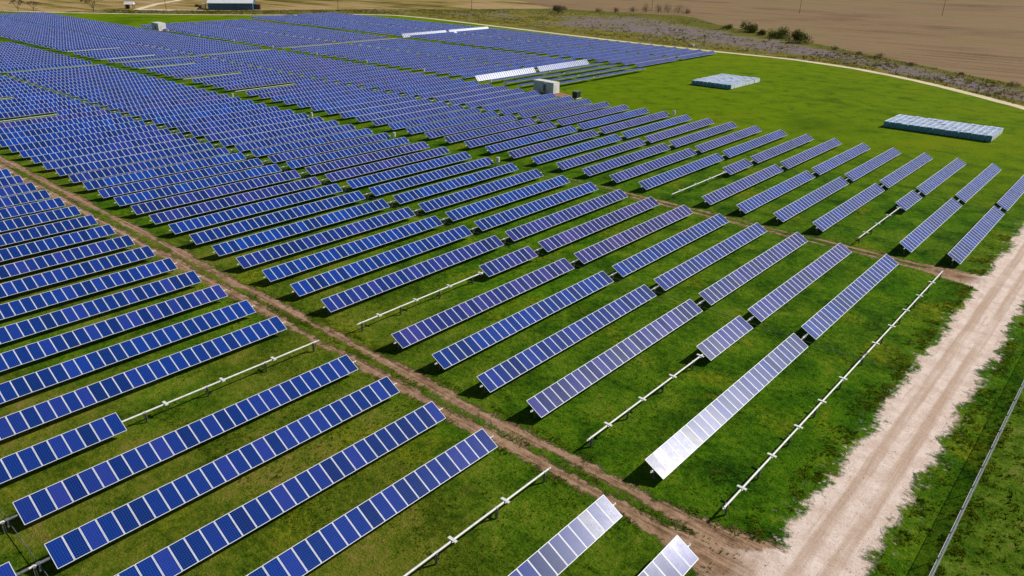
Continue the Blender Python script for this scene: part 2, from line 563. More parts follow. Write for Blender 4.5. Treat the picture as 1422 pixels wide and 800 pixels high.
# rough scrub strip between the perimeter path and the ploughed field (uv.y runs across it)
A = smooth(resample(PERIM[:16], 6.0), 6)
B = smooth(resample(FIELD_EDGE[:9] + [(-395, 395), (-432, 345), (-462, 292), (-476, 262), (-498, 232), (-530, 206)], 6.0), 4)
mbs = MB()
nS = 140


def at(P, t):
    i = t * (len(P) - 1)
    j = min(int(i), len(P) - 2)
    return P[j].lerp(P[j + 1], i - j)


for i in range(nS):
    t0, t1 = i / nS, (i + 1) / nS
    for j in range(6):
        v0, v1 = j / 6, (j + 1) / 6
        q = []
        for (t, v) in ((t0, v0), (t1, v0), (t1, v1), (t0, v1)):
            p = at(A, t).lerp(at(B, t), v)
            if v == 1.0:
                p = p + Vector((0, 1)) * 2.5 * nz(p.x, p.y, 0.08)
            q.append(((p.x, p.y, -0.02), (t, v)))
        q = q[::-1]
        mbs.quad([a[0] for a in q], 0, [a[1] for a in q])
struct(mbs.build('scrub_strip', M_SCRUB))

mb = MB()
strip_into(mb, smooth(resample(PERIM, 3.0), 12), 1.75, 0.012, 0.5, 0.15)
struct(mb.build('perimeter_path', M_PATH))

# gravel road (its ragged grass verge belongs to the surface) and the two dirt tracks joining it
mb = MB()
for i in range(132):
    y0, y1 = -40 + i * 2, -38 + i * 2
    mb.quad([(-14.2, y0, 0.010), (-4.6, y0, 0.010), (-4.6, y1, 0.010), (-14.2, y1, 0.010)])
struct(mb.build('gravel_road', M_SITE))
mb = MB()
for i in range(100):
    x0, x1 = -14.2 - (i + 1) * 4, -14.2 - i * 4
    mb.quad([(x0, 35.2, 0.005), (x1, 35.2, 0.005), (x1, 40.9, 0.005), (x0, 40.9, 0.005)])
struct(mb.build('dirt_track', M_SITE))
mb = MB()
for i in range(18):
    x0, x1 = -14.2 - (i + 1) * 4, -14.2 - i * 4
    mb.quad([(x0, 100.0, 0.005), (x1, 100.0, 0.005), (x1, 104.6, 0.005), (x0, 104.6, 0.005)])
struct(mb.build('dirt_track', M_SITE))

# dirt pads under the inverter cabins
mb = MB()
for (cx, cy, rx, ry) in ((-133.0, 169.6, 9.0, 2.9), (-374, 168.5, 7, 3)):
    ring = []
    for i in range(40):
        t = 2 * math.pi * i / 40
        k = 1 + 0.25 * nz(math.cos(t) * 2 + cx, math.sin(t) * 2, 1.0)
        ring.append((cx + rx * k * math.cos(t), cy + ry * k * math.sin(t), 0.016))
    mb.quad(ring)
struct(mb.build('bare_soil_pad', M_DIRTPAD))

# dirt lanes near the barn
mb = MB()
strip_into(mb, resample([(-500, 236), (-520, 222), (-560, 252), (-600, 290), (-690, 360)], 4.0), 2.6, 0.0, 0.6, 0.1)
strip_into(mb, resample([(-520, 222), (-490, 252)], 4.0), 2.0, 0.004, 0.5, 0.1)
struct(mb.build('farm_lane', M_PATH))


# ------------------------------------------------------------------ tracker rows
def module_into(mb, y0, idx, z=0.115):
    """one framed module, y from y0 to y0+MOD_W, local x across, top face up"""
    a, y1 = MOD_L / 2, y0 + MOD_W
    t = 0.04
    zt = z + t
    fr = 0.040
    O = [(-a, y0, zt), (a, y0, zt), (a, y1, zt), (-a, y1, zt)]
    I = [(-a + fr, y0 + fr, zt), (a - fr, y0 + fr, zt), (a - fr, y1 - fr, zt), (-a + fr, y1 - fr, zt)]
    for i in range(4):
        j = (i + 1) % 4
        mb.quad([O[i], O[j], I[j], I[i]], 1)
    mb.quad(I, 0, [(idx + 0.001, 0), (idx + 0.001, 1), (idx + 0.999, 1), (idx + 0.999, 0)])
    Bq = [(p[0], p[1], z) for p in O]
    for i in range(4):
        j = (i + 1) % 4
        mb.quad([Bq[i], Bq[j], O[j], O[i]], 1)
    mb.quad([Bq[3], Bq[2], Bq[1], Bq[0]], 2)


PANEL_MATS = [M_CELL, M_FRAME, M_BACK]
mm = MB()
module_into(mm, -MOD_W / 2, 0)
ME_MODULE = mm.mesh('solar_module', PANEL_MATS)


def rails_mesh(ks):
    mb = MB()
    for i in ks:
        for dy in (0.22, 0.80):
            mb.box((0, i * MOD_P + dy, 0.095), (1.5, 0.05, 0.036))
    return mb.mesh('panel_bank', [M_STEEL])


def bank_mesh(ks):
    mb = MB()
    for i in ks:
        module_into(mb, i * MOD_P, i)
    return mb.mesh('panel_bank', PANEL_MATS)


def tube_mesh(length, clamps=(), detail=True, posts=(), dull=False):
    mb = MB()
    mb.tube((0, 0, 0), (0, length, 0), 0.080, n=12 if detail else 6, mat=0)
    for c in clamps:
        # saddle clamp: plate across the tube with two folded ears
        mb.box((0, c, 0.104), (0.70, 0.24, 0.03), 1)
        mb.box((-0.35, c, 0.072), (0.025, 0.24, 0.09), 1)
        mb.box((0.35, c, 0.072), (0.025, 0.24, 0.09), 1)
        mb.box((0, c, -0.098), (0.20, 0.14, 0.02), 1)
    for a, b in ((BANK + 0.10, BANK + 0.85), (BANK + 1.30, BANK + GAP + 0.20)):   # dark drive sleeves in the middle gap
        mb.tube((0, a, 0), (0, b, 0), 0.105, n=8, mat=2)
    for p in posts:
        mb.box((0, p, -TUBE_Z / 2 - 0.03), (0.11, 0.12, TUBE_Z - 0.05), 2)
    return mb.mesh('torque_tube', [M_STEEL if dull else M_TUBE, M_STEEL if dull else M_CLAMP, M_DSTEEL])


def post_mesh(drive=False):
    mb = MB()
    h = TUBE_Z - 0.09
    # wide-flange pile: web and two flanges
    mb.box((0, 0, h / 2 - 0.1), (0.012, 0.126, h + 0.2), 0)
    mb.box((0, -0.07, h / 2 - 0.1), (0.12, 0.014, h + 0.2), 0)
    mb.box((0, 0.07, h / 2 - 0.1), (0.12, 0.014, h + 0.2), 0)
    # bearing saddle with two cheeks
    mb.box((0, 0, h + 0.012), (0.24, 0.17, 0.02), 1)
    mb.box((-0.105, 0, h + 0.09), (0.03, 0.15, 0.14), 1)
    mb.box((0.105, 0, h + 0.09), (0.03, 0.15, 0.14), 1)
    return mb.mesh('post', [M_PILE, M_STEEL])


ME_POST = post_mesh()
lv = MB()
lv.box((0, 0, -0.28), (0.09, 0.07, 0.62), 0)
lv.box((0, 0, 0.0), (0.30, 0.10, 0.20), 0)
lv.box((0.0, 0, -0.60), (0.20, 0.12, 0.10), 0)
lv.tube((-0.05, -0.14, 0.02), (-0.05, 0.14, 0.02), 0.12, n=10, mat=0)
ME_LEVER = lv.mesh('drive_lever', [M_DSTEEL])
ew = MB()
ew.tube((0, 0, 0), (0, 0.30, 0), 0.045, n=8)
ew.box((0, 0.16, 0), (0.26, 0.03, 0.05))
ew.box((0, 0.16, 0.0), (0.05, 0.03, 0.26))
ME_ENDCAP = ew.mesh('tube_end_bearing', [M_CLAMP])

_cache = {}


def cached(key, fn):
    if key not in _cache:
        _cache[key] = fn()
    return _cache[key]


FULL = tuple(range(N_MOD))
GAP = 1.95
ROWLEN = 2 * BANK + GAP
POSTS_HALF = (0.30, 5.6, 11.4, 16.9, 23.1)

ONES = ['', 'first', 'second', 'third', 'fourth', 'fifth', 'sixth', 'seventh', 'eighth', 'ninth', 'tenth', 'eleventh', 'twelfth',
        'thirteenth', 'fourteenth', 'fifteenth', 'sixteenth', 'seventeenth', 'eighteenth', 'nineteenth']
TENS = ['', '', 'twenty', 'thirty', 'forty', 'fifty', 'sixty', 'seventy', 'eighty']


def ordinal(i):
    if i < 20:
        return ONES[i]
    t, o = divmod(i, 10)
    if o == 0:
        return TENS[t][:-1] + 'ieth'
    return TENS[t] + '-' + ONES[o]


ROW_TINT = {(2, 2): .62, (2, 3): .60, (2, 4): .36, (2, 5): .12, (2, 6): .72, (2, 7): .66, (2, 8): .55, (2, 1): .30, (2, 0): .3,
            (3, 0): .20, (3, 1): .12, (3, 2): .15, (3, 3): .22, (3, 4): .3, (3, 5): .25, (3, 9): .6, (3, 11): .62}  # high values paint in the mauve reflection of the right-hand rows


def make_row(sec, k, y0, label, tilt, near_ks, far_ks, detail, rng):
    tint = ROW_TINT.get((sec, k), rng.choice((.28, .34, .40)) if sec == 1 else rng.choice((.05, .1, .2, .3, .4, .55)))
    t = thing('solar_panel_row', label, 'solar panels', (row_x(k), y0, 0), 0,
              'solar tracker rows')
    y_far = BANK + GAP
    bare = []
    for off, ks in ((0, near_ks), (y_far, far_ks)):
        miss = [i for i in FULL if i not in ks]
        bare += [off + (i + 0.5) * MOD_P for i in miss if i % 5 == 2]
    posts = [p for p in POSTS_HALF] + [ROWLEN - p for p in POSTS_HALF]
    tz = TUBE_Z + rng.uniform(-0.03, 0.03)
    if detail:
        me = cached(('tube', tuple(round(b, 2) for b in bare)), lambda: tube_mesh(ROWLEN + 0.3, [b + 0.15 for b in bare], True))
        obj('torque_tube', me, t, (0, -0.15, tz))
        for p in posts + [BANK + GAP / 2]:
            obj('post', ME_POST, t, (0, p, tz - TUBE_Z))
        obj('drive_lever', ME_LEVER, t, (0, BANK + GAP / 2 + 0.28, tz - 0.03), (0, tilt * 0.4, 0))
        obj('tube_end_bearing', ME_ENDCAP, t, (0, -0.36, tz))
        obj('tube_end_bearing', ME_ENDCAP, t, (0, ROWLEN + 0.15, tz))
    else:
        me = cached(('tubef', k == 43, tuple(round(b, 2) for b in bare)),
                    lambda: tube_mesh(ROWLEN + 0.3, [b + 0.15 for b in bare], False, [p + 0.15 for p in posts + [BANK + GAP / 2]], k == 43))
        obj('torque_tube', me, t, (0, -0.15, tz))
    for off, ks in ((0, near_ks), (y_far, far_ks)):
        if not ks:
            continue
        tl = tilt + R(rng.gauss(0, 0.35))
        if detail:
            b = obj('panel_bank', cached(('rail', ks), lambda: rails_mesh(ks)), t, (0, off, tz), (0, tl, 0))
            for i in ks:
                m = obj('solar_module', ME_MODULE, b, (0, (i + 0.5) * MOD_P, 0),
                        (R(rng.gauss(0, 0.28)), R(rng.gauss(0, 0.35)), 0))
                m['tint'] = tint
        else:
            b = obj('panel_bank', cached(('bank', ks), lambda: bank_mesh(ks)), t, (0, off, tz), (0, tl, 0))
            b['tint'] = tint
    return t


NEAR9 = tuple(range(18, 27))      # nine modules left next to the middle gap (near half)
FAR9 = tuple(range(0, 9))
SECS = [
    (1, -22.42, range(0, 27)),
    (2, 41.25, range(0, 58)),
    (3, 104.95, range(0, 84)),
    (4, 168.9, range(21, 65)),
    (5, 231.8, range(22, 67)),
]
WHERE = {1: 'in the nearest block, before the dirt tracks',
         2: 'between the two dirt tracks',
         3: 'just behind the rear dirt track',
         4: 'just past the wide grass aisle',
         5: 'in the farthest block by the cream path'}
for sec, y0, ks in SECS:
    for k in ks:
        rng = random.Random(sec * 1000 + k)
        near, far, tilt, look = FULL, FULL, TILT, 'row of panels'
        n = k + 1 if sec < 4 else k - (20 if sec == 4 else 21)
        base = 'gravel road' if sec < 4 else 'open meadow'
        if sec == 2 and k == 0:
            near = far = ()
            look = 'bare white tube without panels'
        elif k == 43 and sec in (2, 3, 4):
            near = far = ()
            look = 'bare panel-less tube'
        elif sec == 1 and k in (2, 7):
            far = FAR9
            look = 'panel row with bare far end'
        elif (sec == 2 and k in (2, 7, 30, 35)) or (sec == 3 and k in (2, 7, 30, 35, 40, 45, 50)):
            near = NEAR9
            look = 'panel row with bare near end'
        if sec == 4 and k == 25:
            tilt, look = R(50.0), 'white glaring steep panel row'
        elif sec == 4 and k < 25:
            tilt, look = R(2.5), 'panel row laid nearly flat'
        elif sec == 5 and k == 44:
            tilt, look = R(53.5), 'white glaring steep panel row'
        W = WHERE[sec]
        if look != 'row of panels':
            W = {1: 'before the dirt tracks', 2: 'between the dirt tracks', 3: 'behind the rear track',
                 4: 'past the grass aisle', 5: 'in the farthest block'}[sec]
        if sec == 2 and k == 1:
            label = 'glaring panel row beside the bare tube, between the two dirt tracks'
        elif sec == 2 and k == 0:
            label = 'bare white torque tube on posts without panels, beside the gravel road'
        elif look == 'row of panels':
            label = '%s panel row from the %s, %s' % (ordinal(n), base, W)
        else:
            label = '%s, %s from the %s, %s' % (look, ordinal(n), base, W)
        dist = math.hypot(row_x(k), max(y0, 30.0))
        ys = y0 + (4.5 * min(1.0, (k - 22) / 23) if sec == 5 else 0.0)
        make_row(sec, k, ys, label, tilt, near, far, dist < 165, rng)

# drive rods linking the rows through the middle gaps
for sec, y0, ks in SECS:
    mb = MB()
    x0, x1 = row_x(ks[-1]) - 1, row_x(ks[0]) + 1
    yy = y0 + BANK + GAP / 2 + 0.42
    mb.tube((x0, yy, 0.36), (x1, yy, 0.36), 0.028, n=6)
    for k in ks:
        mb.box((row_x(k) + 2.9, yy, 0.36), (0.16, 0.09, 0.09))
    o = mb.build('drive_rod', M_DSTEEL)
    tag(o, 'thin steel drive rod through the middle gaps ' + {1: 'of the nearest panel block', 2: 'between the two dirt tracks', 3: 'behind the rear dirt track',
        4: 'past the wide grass aisle', 5: 'of the farthest panel block'}[sec], 'drive rod', 'drive rods linking the panel rows')


# ------------------------------------------------------------------ combiner boxes on posts along the aisles
def combiner(loc, label):
    t = thing('combiner_box', label, 'electrical box', loc, 0, 'white combiner boxes on posts')
    mb = MB()
    mb.box((-0.22, 0, 0.55), (0.07, 0.07, 1.1))
    mb.box((0.22, 0, 0.55), (0.07, 0.07, 1.1))
    mb.build('stand', M_STEEL, t)
    mb = MB()
    mb.box((0, 0, 1.40), (0.56, 0.26, 0.80))
    mb.box((0, 0, 1.82), (0.64, 0.34, 0.05))
    b = mb.build('cabinet', M_WHITEPAINT, t)
    mb = MB()
    mb.box((0, -0.143, 1.40), (0.46, 0.02, 0.68))
    mb.box((0.17, -0.16, 1.40), (0.04, 0.02, 0.16))
    mb.build('door', M_CLAMP, b)


for n, k in enumerate((24, 29, 34, 39, 44, 49, 54, 59)):
    combiner((row_x(k) + 1.6, 167.4, 0), 'white combiner box on a stand along the wide grass aisle, %s from the white cabin' % ordinal(n + 1))
for n, k in enumerate((13, 18, 23, 29)):
    combiner((row_x(k) + 1.4, 99.9, 0), 'white combiner box on a stand before the rear dirt track, %s from the right' % ordinal(n + 1))
combiner((row_x(13) + 1.4, 163.9, 0), 'white combiner box at a row end by the bright open meadow')


# ------------------------------------------------------------------ inverter cabins and transformer
def cabin(loc, label, L=10.0, W=2.9, H=3.05, rotz=0.0, split=0.56):
    t = thing('inverter_cabin', label, 'cabin', loc, rotz)
    mb = MB()
    mb.box((-L / 2 * 0 - L * split / 2, 0, H / 2 + 0.15), (L * split, W, H))
    mb.box((L * (1 - split) / 2 + 0.10, 0, H / 2 + 0.15), (L * (1 - split) - 0.25, W, H * 0.97))
    for i in range(24):                                     # corrugation ribs on the long sides
        x = -L * split + 0.3 + i * (L - 0.6) / 23
        if abs(x) < 0.35:
            continue
        for s in (-1, 1):
            mb.box((x, s * (W / 2 + 0.02), H / 2 + 0.15), (0.12, 0.04, H * 0.86))
    body = mb.build('body', M_CABIN, t)
    mb = MB()
    mb.box((L * (1 - split) - 0.005, 0.0, H / 2 + 0.12), (0.05, W + 0.02, H * 0.95))
    mb.build('end_wall', M_WHITEPAINT, t)  # whiter sheet, sunlight on this end put into its colour
    mb = MB()
    mb.box((-L * split / 2, 0, H + 0.19), (L * split + 0.1, W + 0.12, 0.08))
    mb.box((L * (1 - split) / 2 + 0.1, 0, H * 0.97 + 0.20), (L * (1 - split) - 0.15, W + 0.12, 0.08))
    mb.build('roof', M_WHITEPAINT, t)
    mb = MB()
    mb.box((L * (1 - split) + 0.035, -0.45, H * 0.46), (0.03, 0.85, 2.0))
    d = mb.build('door', M_CLAMP, t)
    mb = MB()
    mb.box((L * (1 - split) + 0.06, -0.15, H * 0.45), (0.03, 0.04, 0.2))
    mb.build('handle', M_DSTEEL, d)
    mb = MB()
    mb.box((0.02, -W / 2 - 0.06, H * 0.5), (0.9, 0.10, 1.9))
    for i in range(7):
        mb.box((0.02, -W / 2 - 0.125, H * 0.5 - 0.8 + i * 0.26), (0.8, 0.03, 0.05))
    mb.build('vent', M_GREYVENT, t)
    mb = MB()
    for x in (-L * split + 0.6, -0.4, L * (1 - split) - 0.6):
        mb.box((x, 0, 0.075), (0.5, W - 0.2, 0.15))
    mb.build('skid', M_GREYVENT, t)
    return t


cabin((-136.0, 169.9, 0), 'long white inverter cabin on reddish dirt by the open meadow', 7.4, 2.7, 3.1)
cabin((-374.0, 168.6, 0), 'distant white inverter cabin at the far left end of the grass aisle', 7.0, 3.6, 3.8)
t = thing('transformer', 'dark boxy transformer on the dirt right of the white cabin', 'transformer', (-124.6, 168.6, 0))
mb = MB()
mb.box((0, 0, 1.05), (1.5, 1.9, 1.7))
mb.build('tank', M_BLACKBOX, t)
mb = MB()
mb.box((0, 0, 1.935), (1.65, 2.05, 0.07))
mb.build('lid', M_GREENGREY, t)
mb = MB()
for i in range(8):
    mb.box((0.79, -0.78 + i * 0.22, 1.05), (0.08, 0.05, 1.3))
mb.build('cooling_fins', M_GREENGREY, t)
mb = MB()
mb.box((0, 0, 0.10), (1.9, 2.3, 0.2))
mb.build('plinth', M_CLAMP, t)

# ------------------------------------------------------------------ wrapped pallets of spare modules
pw, pd, ph = 1.20, 1.985, 1.26


def pallet_parts():
    mb = MB()
    for x in (-0.5, 0, 0.5):
        mb.box((x, 0, 0.06), (0.10, pd - 0.06, 0.10))
    for i in range(6):
        mb.box((0, -0.85 + i * 0.34, 0.125), (pw, 0.14, 0.025))
    base = mb.mesh('pallet', [M_WOOD])
    bm = bmesh.new()
    bmesh.ops.create_cube(bm, size=1)
    bmesh.ops.scale(bm, vec=(pw, pd, ph), verts=bm.verts)
    bmesh.ops.bevel(bm, geom=bm.edges[:], offset=0.05, segments=2, affect='EDGES')
    bmesh.ops.translate(bm, vec=(0, 0, ph / 2 + 0.14), verts=bm.verts)
    load = bpy.data.meshes.new('wrapped_load')
    bm.to_mesh(load)
    bm.free()
    load.materials.append(M_WRAP)
    mb = MB()                                               # white straps over the top and a cross strip
    for x in (-0.40,):
        mb.box((x, 0, ph + 0.147), (0.38, pd - 0.04, 0.012))
    mb.box((0, 0, ph + 0.150), (pw - 0.16, 0.05, 0.012))
    strap = mb.mesh('strap', [M_WRAPW])
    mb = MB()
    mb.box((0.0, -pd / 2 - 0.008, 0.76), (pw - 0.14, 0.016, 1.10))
    end = mb.mesh('front_sheet', [M_TEALFRONT])  # teal sheet over the front face, front row only
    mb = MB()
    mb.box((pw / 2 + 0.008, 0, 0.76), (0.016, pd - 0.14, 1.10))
    side = mb.mesh('side_sheet', [M_WRAPW])  # white sheet over the right face, last column only
    return base, load, strap, end, side


PB, PL, PS, PE, PSD = pallet_parts()


def pallet_group(x0, y0, nx, ny, where, seed):
    rng = random.Random(seed)
    for i in range(nx):
        for j in range(ny):
            edge = []
            if j == 0:
                edge.append('front')
            if j == ny - 1:
                edge.append('back')
            if i == 0:
                edge.append('left')
            if i == nx - 1:
                edge.append('right')
            e = (' '.join(edge) + (' corner' if len(edge) == 2 else ' edge')) if edge else 'middle'
            lab = 'wrapped pallet at the %s of the %s' % (e, where)
            x, y = x0 + i * 1.335 + rng.uniform(-.06, .06), y0 + j * 1.99 + rng.uniform(-.02, .02)
            t = thing('wrapped_pallet', lab, 'pallet', (x, y, 0), R(rng.uniform(-.6, .6)), 'wrapped pallets, ' + where + ', ' + e)
            obj('pallet', PB, t)
            ld = obj('wrapped_load', PL, t)
            ld.scale = (1, 1, rng.uniform(0.95, 1.04))
            st = obj('strap', PS, ld)
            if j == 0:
                obj('front_sheet', PE, ld)
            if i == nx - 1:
                obj('side_sheet', PSD, ld)


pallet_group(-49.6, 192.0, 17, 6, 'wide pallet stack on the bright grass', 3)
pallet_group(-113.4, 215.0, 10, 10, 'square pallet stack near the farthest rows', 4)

# ------------------------------------------------------------------ chain-link fence along the gravel road
t = thing('chain_link_fence', 'grey chain-link fence with thin posts beside the gravel road', 'fence', (-3.0, 0, 0))
FY0, FY1, FH = 26.0, 150.0, 2.25
yy = FY0
while yy <= FY1:
    mb = MB()
    mb.tube((0, 0, -0.05), (0, 0, FH + 0.06), 0.032, n=8)
    mb.tube((0, 0, FH + 0.06), (0, 0, FH + 0.12), 0.045, 0.015, n=8)
    mb.tube((0, 0, FH), (0.16, 0, FH + 0.26), 0.016, n=6)
    mb.build('post', M_DSTEEL, t, (0, yy, 0))
    yy += 3.05
mb = MB()
mb.tube((0, FY0, FH), (0, FY1, FH), 0.024, n=8)
mb.build('top_rail', M_ZINC, t)
mb = MB()
s = 0.085
nw = int((FY1 - FY0) / s)
for i in range(nw):
    ya = FY0 + i * s
    yb = ya + FH * 0.9
    if yb > FY1:
        continue
    w = 0.010
    mb.quad([(0.026, ya - w, 0.04), (0.026, ya + w, 0.04), (0.030, yb + w, FH), (0.030, yb - w, FH)])
    mb.quad([(0.032, yb - w, 0.04), (0.032, yb + w, 0.04), (0.028, ya + w, FH), (0.028, ya - w, FH)])
mb.build('wire_mesh', M_ZINC, t)
mb = MB()
for dx, dz in ((0.06, 0.10), (0.11, 0.18), (0.16, 0.26)):
    mb.tube((dx, FY0, FH + dz), (dx, FY1, FH + dz), 0.009, n=4)
mb.build('barbed_wire', M_STEEL, t)


# ------------------------------------------------------------------ barn and yard
def barn():
    a, b = Vector((-492.0, 256.0)), Vector((-474.5, 278.0))
    d = (b - a).normalized()
    ang = math.atan2(d.y, d.x)
    Lb, Wb, Hb, Hr = (b - a).length, 13.0, 4.3, 7.0
    t = thing('barn', 'long blue metal barn with a white roof in the far left field', 'barn', (a.x, a.y, 0), ang)
    mb = MB()                                               # local x along front, y to the back
    mb.quad([(0, 0, 0), (Lb, 0, 0), (Lb, 0, Hb), (0, 0, Hb)])
    mb.quad([(Lb, Wb, 0), (0, Wb, 0), (0, Wb, Hb), (Lb, Wb, Hb)])
    mb.quad([(0, Wb, 0), (0, 0, 0), (0, 0, Hb), (0, Wb / 2, Hr), (0, Wb, Hb)])
    mb.quad([(Lb, 0, 0), (Lb, Wb, 0), (Lb, Wb, Hb), (Lb, Wb / 2, Hr), (Lb, 0, Hb)])
    for i in range(30):
        mb.box((0.5 + i * (Lb - 1) / 29, -0.03, Hb / 2), (0.10, 0.06, Hb))
    mb.build('wall', M_BARNWALL, t)
    mb = MB()
    e = 0.5
    th = 0.15
    sl = (Hr - Hb) / (Wb / 2)
    for z in (0.03,):
        mb.quad([(-e, -e, Hb - e * sl + z), (Lb + e, -e, Hb - e * sl + z), (Lb + e, Wb / 2, Hr + z), (-e, Wb / 2, Hr + z)])
        mb.quad([(-e, Wb / 2, Hr + z), (Lb + e, Wb / 2, Hr + z), (Lb + e, Wb + e, Hb - e * sl + z), (-e, Wb + e, Hb - e * sl + z)])
    mb.box((Lb / 2, -e, Hb - e * sl - th / 2), (Lb + 2 * e, 0.06, th + 0.1))
    mb.build('roof', M_BARNROOF, t)
    mb = MB()
    mb.box((Lb + 2.0, Wb * 0.6, 1.5), (4.0, 6.0, 3.0))
    mb.quad([(Lb, Wb * 0.3, 3.4), (Lb + 4.4, Wb * 0.3, 2.9), (Lb + 4.4, Wb * 0.9, 2.9), (Lb, Wb * 0.9, 3.4)])
    mb.build('lean_to', M_BROWN, t)
    # cream trailer and dark tank left of it
    s = thing('farm_trailer', 'small cream trailer with dark open front left of the blue barn', 'trailer', (a.x - 1.8 * d.x, a.y - 1.8 * d.y, 0), ang)
    mb = MB()
    mb.box((-1.1, 1.5, 2.1), (2.0, 3.4, 3.2))
    mb.build('box', M_PATH, s)
    mb = MB()
    mb.box((-3.2, 1.2, 1.6), (2.0, 2.6, 2.0))
    mb.box((-5.2, 1.4, 2.4), (2.4, 1.8, 1.5))
    mb.build('cab', M_BROWN, s)
    for x in (-4.6, -1.5):
        mb = MB()
        mb.tube((x, -0.2, 0.5), (x, 0.1, 0.5), 0.5, n=14)
        mb.build('wheel', M_BLACKBOX, s)
    return t


barn()
t = thing('farm_shed', 'tiny white-roofed shed in the dry field right of the bare tree', 'shed', (-531.5, 222.5, 0), R(50))
mb = MB()
for x in (-2.4, 2.4):
    for y in (-1.6, 1.6):
        mb.box((x, y, 1.3), (0.3, 0.3, 2.6))
mb.box((-1.4, 0.5, 1.2), (2.0, 2.0, 2.4))
mb.build('wall', M_BROWN, t)
mb = MB()
mb.quad([(-3, -2.2, 2.6), (3, -2.2, 2.6), (3, 0, 4.2), (-3, 0, 4.2)])
mb.quad([(-3, 0, 4.2), (3, 0, 4.2), (3, 2.2, 2.6), (-3, 2.2, 2.6)])
mb.quad([(3, -2.2, 2.6), (3, 2.2, 2.6), (3, 0, 4.2)])
mb.quad([(-3, -2.2, 2.6), (-3, 0, 4.2), (-3, 2.2, 2.6)])
mb.build('roof', M_BARNROOF, t)


# ------------------------------------------------------------------ utility poles and sign
def pole(loc, h, label):
    t = thing('utility_pole', label, 'utility pole', loc, R(40), 'utility poles in the fields')
    mb = MB()
    mb.tube((0, 0, -0.2), (0, 0, h), 0.17, 0.10, n=10)
    mb.build('shaft', M_POLE, t)
    mb = MB()
    mb.box((0, 0.14, h - 0.5), (2.4, 0.10, 0.13))
    c = mb.build('crossarm', M_POLE, t)
    for x in (-1.1, -0.4, 0.4, 1.1):
        mb = MB()
        mb.tube((x, 0.14, h - 0.43), (x, 0.14, h - 0.22), 0.05, 0.03, n=8)
        mb.build('insulator', M_CLAMP, c)


pole((-220.0, 561.8, 0), 14, 'timber utility pole in the ploughed field, nearer the hedge')
pole((-142.8, 630.1, 0), 14, 'timber utility pole in the ploughed field at far right')
pole((-381.8, 390.3, 0), 11, 'timber utility pole behind the middle of the farthest rows')
pole((-303.3, 497.1, 0), 13, 'timber utility pole among the bare brush at field edge')
pole((-429.9, 313.8, 0), 11, 'timber utility pole right of the blue barn')
pole((-498.8, 231.2, 0), 12, 'timber utility pole on the farm lane left of the blue barn')
t = thing('sign_post', 'short dark post with a small box beside the cream path', 'sign post', (-163.5, 314.5, 0))
mb = MB()
mb.tube((0, 0, -0.1), (0, 0, 4.6), 0.13, 0.11, n=8)
mb.build('post', M_POLE, t)
mb = MB()
mb.box((0, -0.2, 4.5), (1.1, 0.35, 0.7))
mb.build('box', M_DSTEEL, t)
t = thing('equipment_box', 'low white equipment box at the foot of the dark post', 'box', (-167.5, 311.0, 0))
mb = MB()
mb.box((0, 0, 0.45), (1.6, 1.0, 0.8))
mb.build('cabinet', M_WHITEPAINT, t)
mb = MB()
mb.box((0, 0, 0.885), (1.8, 1.2, 0.07))
mb.build('lid', M_CLAMP, t)


# ------------------------------------------------------------------ trees and bushes
def limb(mb, p, d, L, r, depth, rng, tips):
    n = 3
    q = p.copy()
    for i in range(n):
        d = (d + Vector((rng.gauss(0, .13), rng.gauss(0, .13), rng.gauss(0.03, .08)))).normalized()
        e = q + d * (L / n)
        r1 = r * (1 - 0.13)
        mb.tube(q, e, r, r1, n=5, caps=False)
        q, r = e, r1
    if depth == 0:
        tips.append((q, d))
        return
    for i in range(rng.choice((3, 3, 4))):
        nd = (d + Vector((rng.gauss(0, .55), rng.gauss(0, .55), rng.gauss(0.1, .35)))).normalized()
        limb(mb, q, nd, L * rng.uniform(.6, .82), r * 0.62, depth - 1, rng, tips)


def bare_tree(loc, h, label, seed, depth=4):
    rng = random.Random(seed)
    t = thing('bare_tree', label, 'tree', loc)
    mb = MB()
    mb.tube((0, 0, -0.2), (0, 0, h * 0.18), h * 0.028, h * 0.022, n=8, caps=False)
    mb.build('trunk', M_BARK, t)
    cb = MB()
    tips = []
    for i in range(5):
        a = i * 1.256 + rng.uniform(-.3, .3)
        limb(cb, Vector((0, 0, h * 0.17)), Vector((math.cos(a) * .6, math.sin(a) * .6, .8)).normalized(), h * 0.27, h * 0.013, depth, rng, tips)
    for q, d in tips:
        for _ in range(8):
            e = q + (d + Vector((rng.gauss(0, .6), rng.gauss(0, .6), rng.gauss(0, .4)))).normalized() * h * 0.06
            cb.tube(q, e, h * 0.0042, h * 0.002, n=3, caps=False)
    cb.build('crown', M_TWIG, t)


def leaf_cloud(mb, c, rad, n, size, rng):
    for _ in range(n):
        v = Vector((rng.gauss(0, 1), rng.gauss(0, 1), rng.gauss(0, 1))).normalized() * (rng.random() ** 0.45)
        p = Vector(c) + Vector((v.x * rad[0], v.y * rad[1], v.z * rad[2]))
        if p.z < 0.05:
            continue
        s = size * rng.uniform(.6, 1.4)
        u = Vector((rng.gauss(0, 1), rng.gauss(0, 1), rng.gauss(0, 1))).normalized()
        w = u.orthogonal().normalized()
        k = u.cross(w)
        mb.quad([p - w * s, p + k * s * .5, p + w * s, p - k * s * .5])


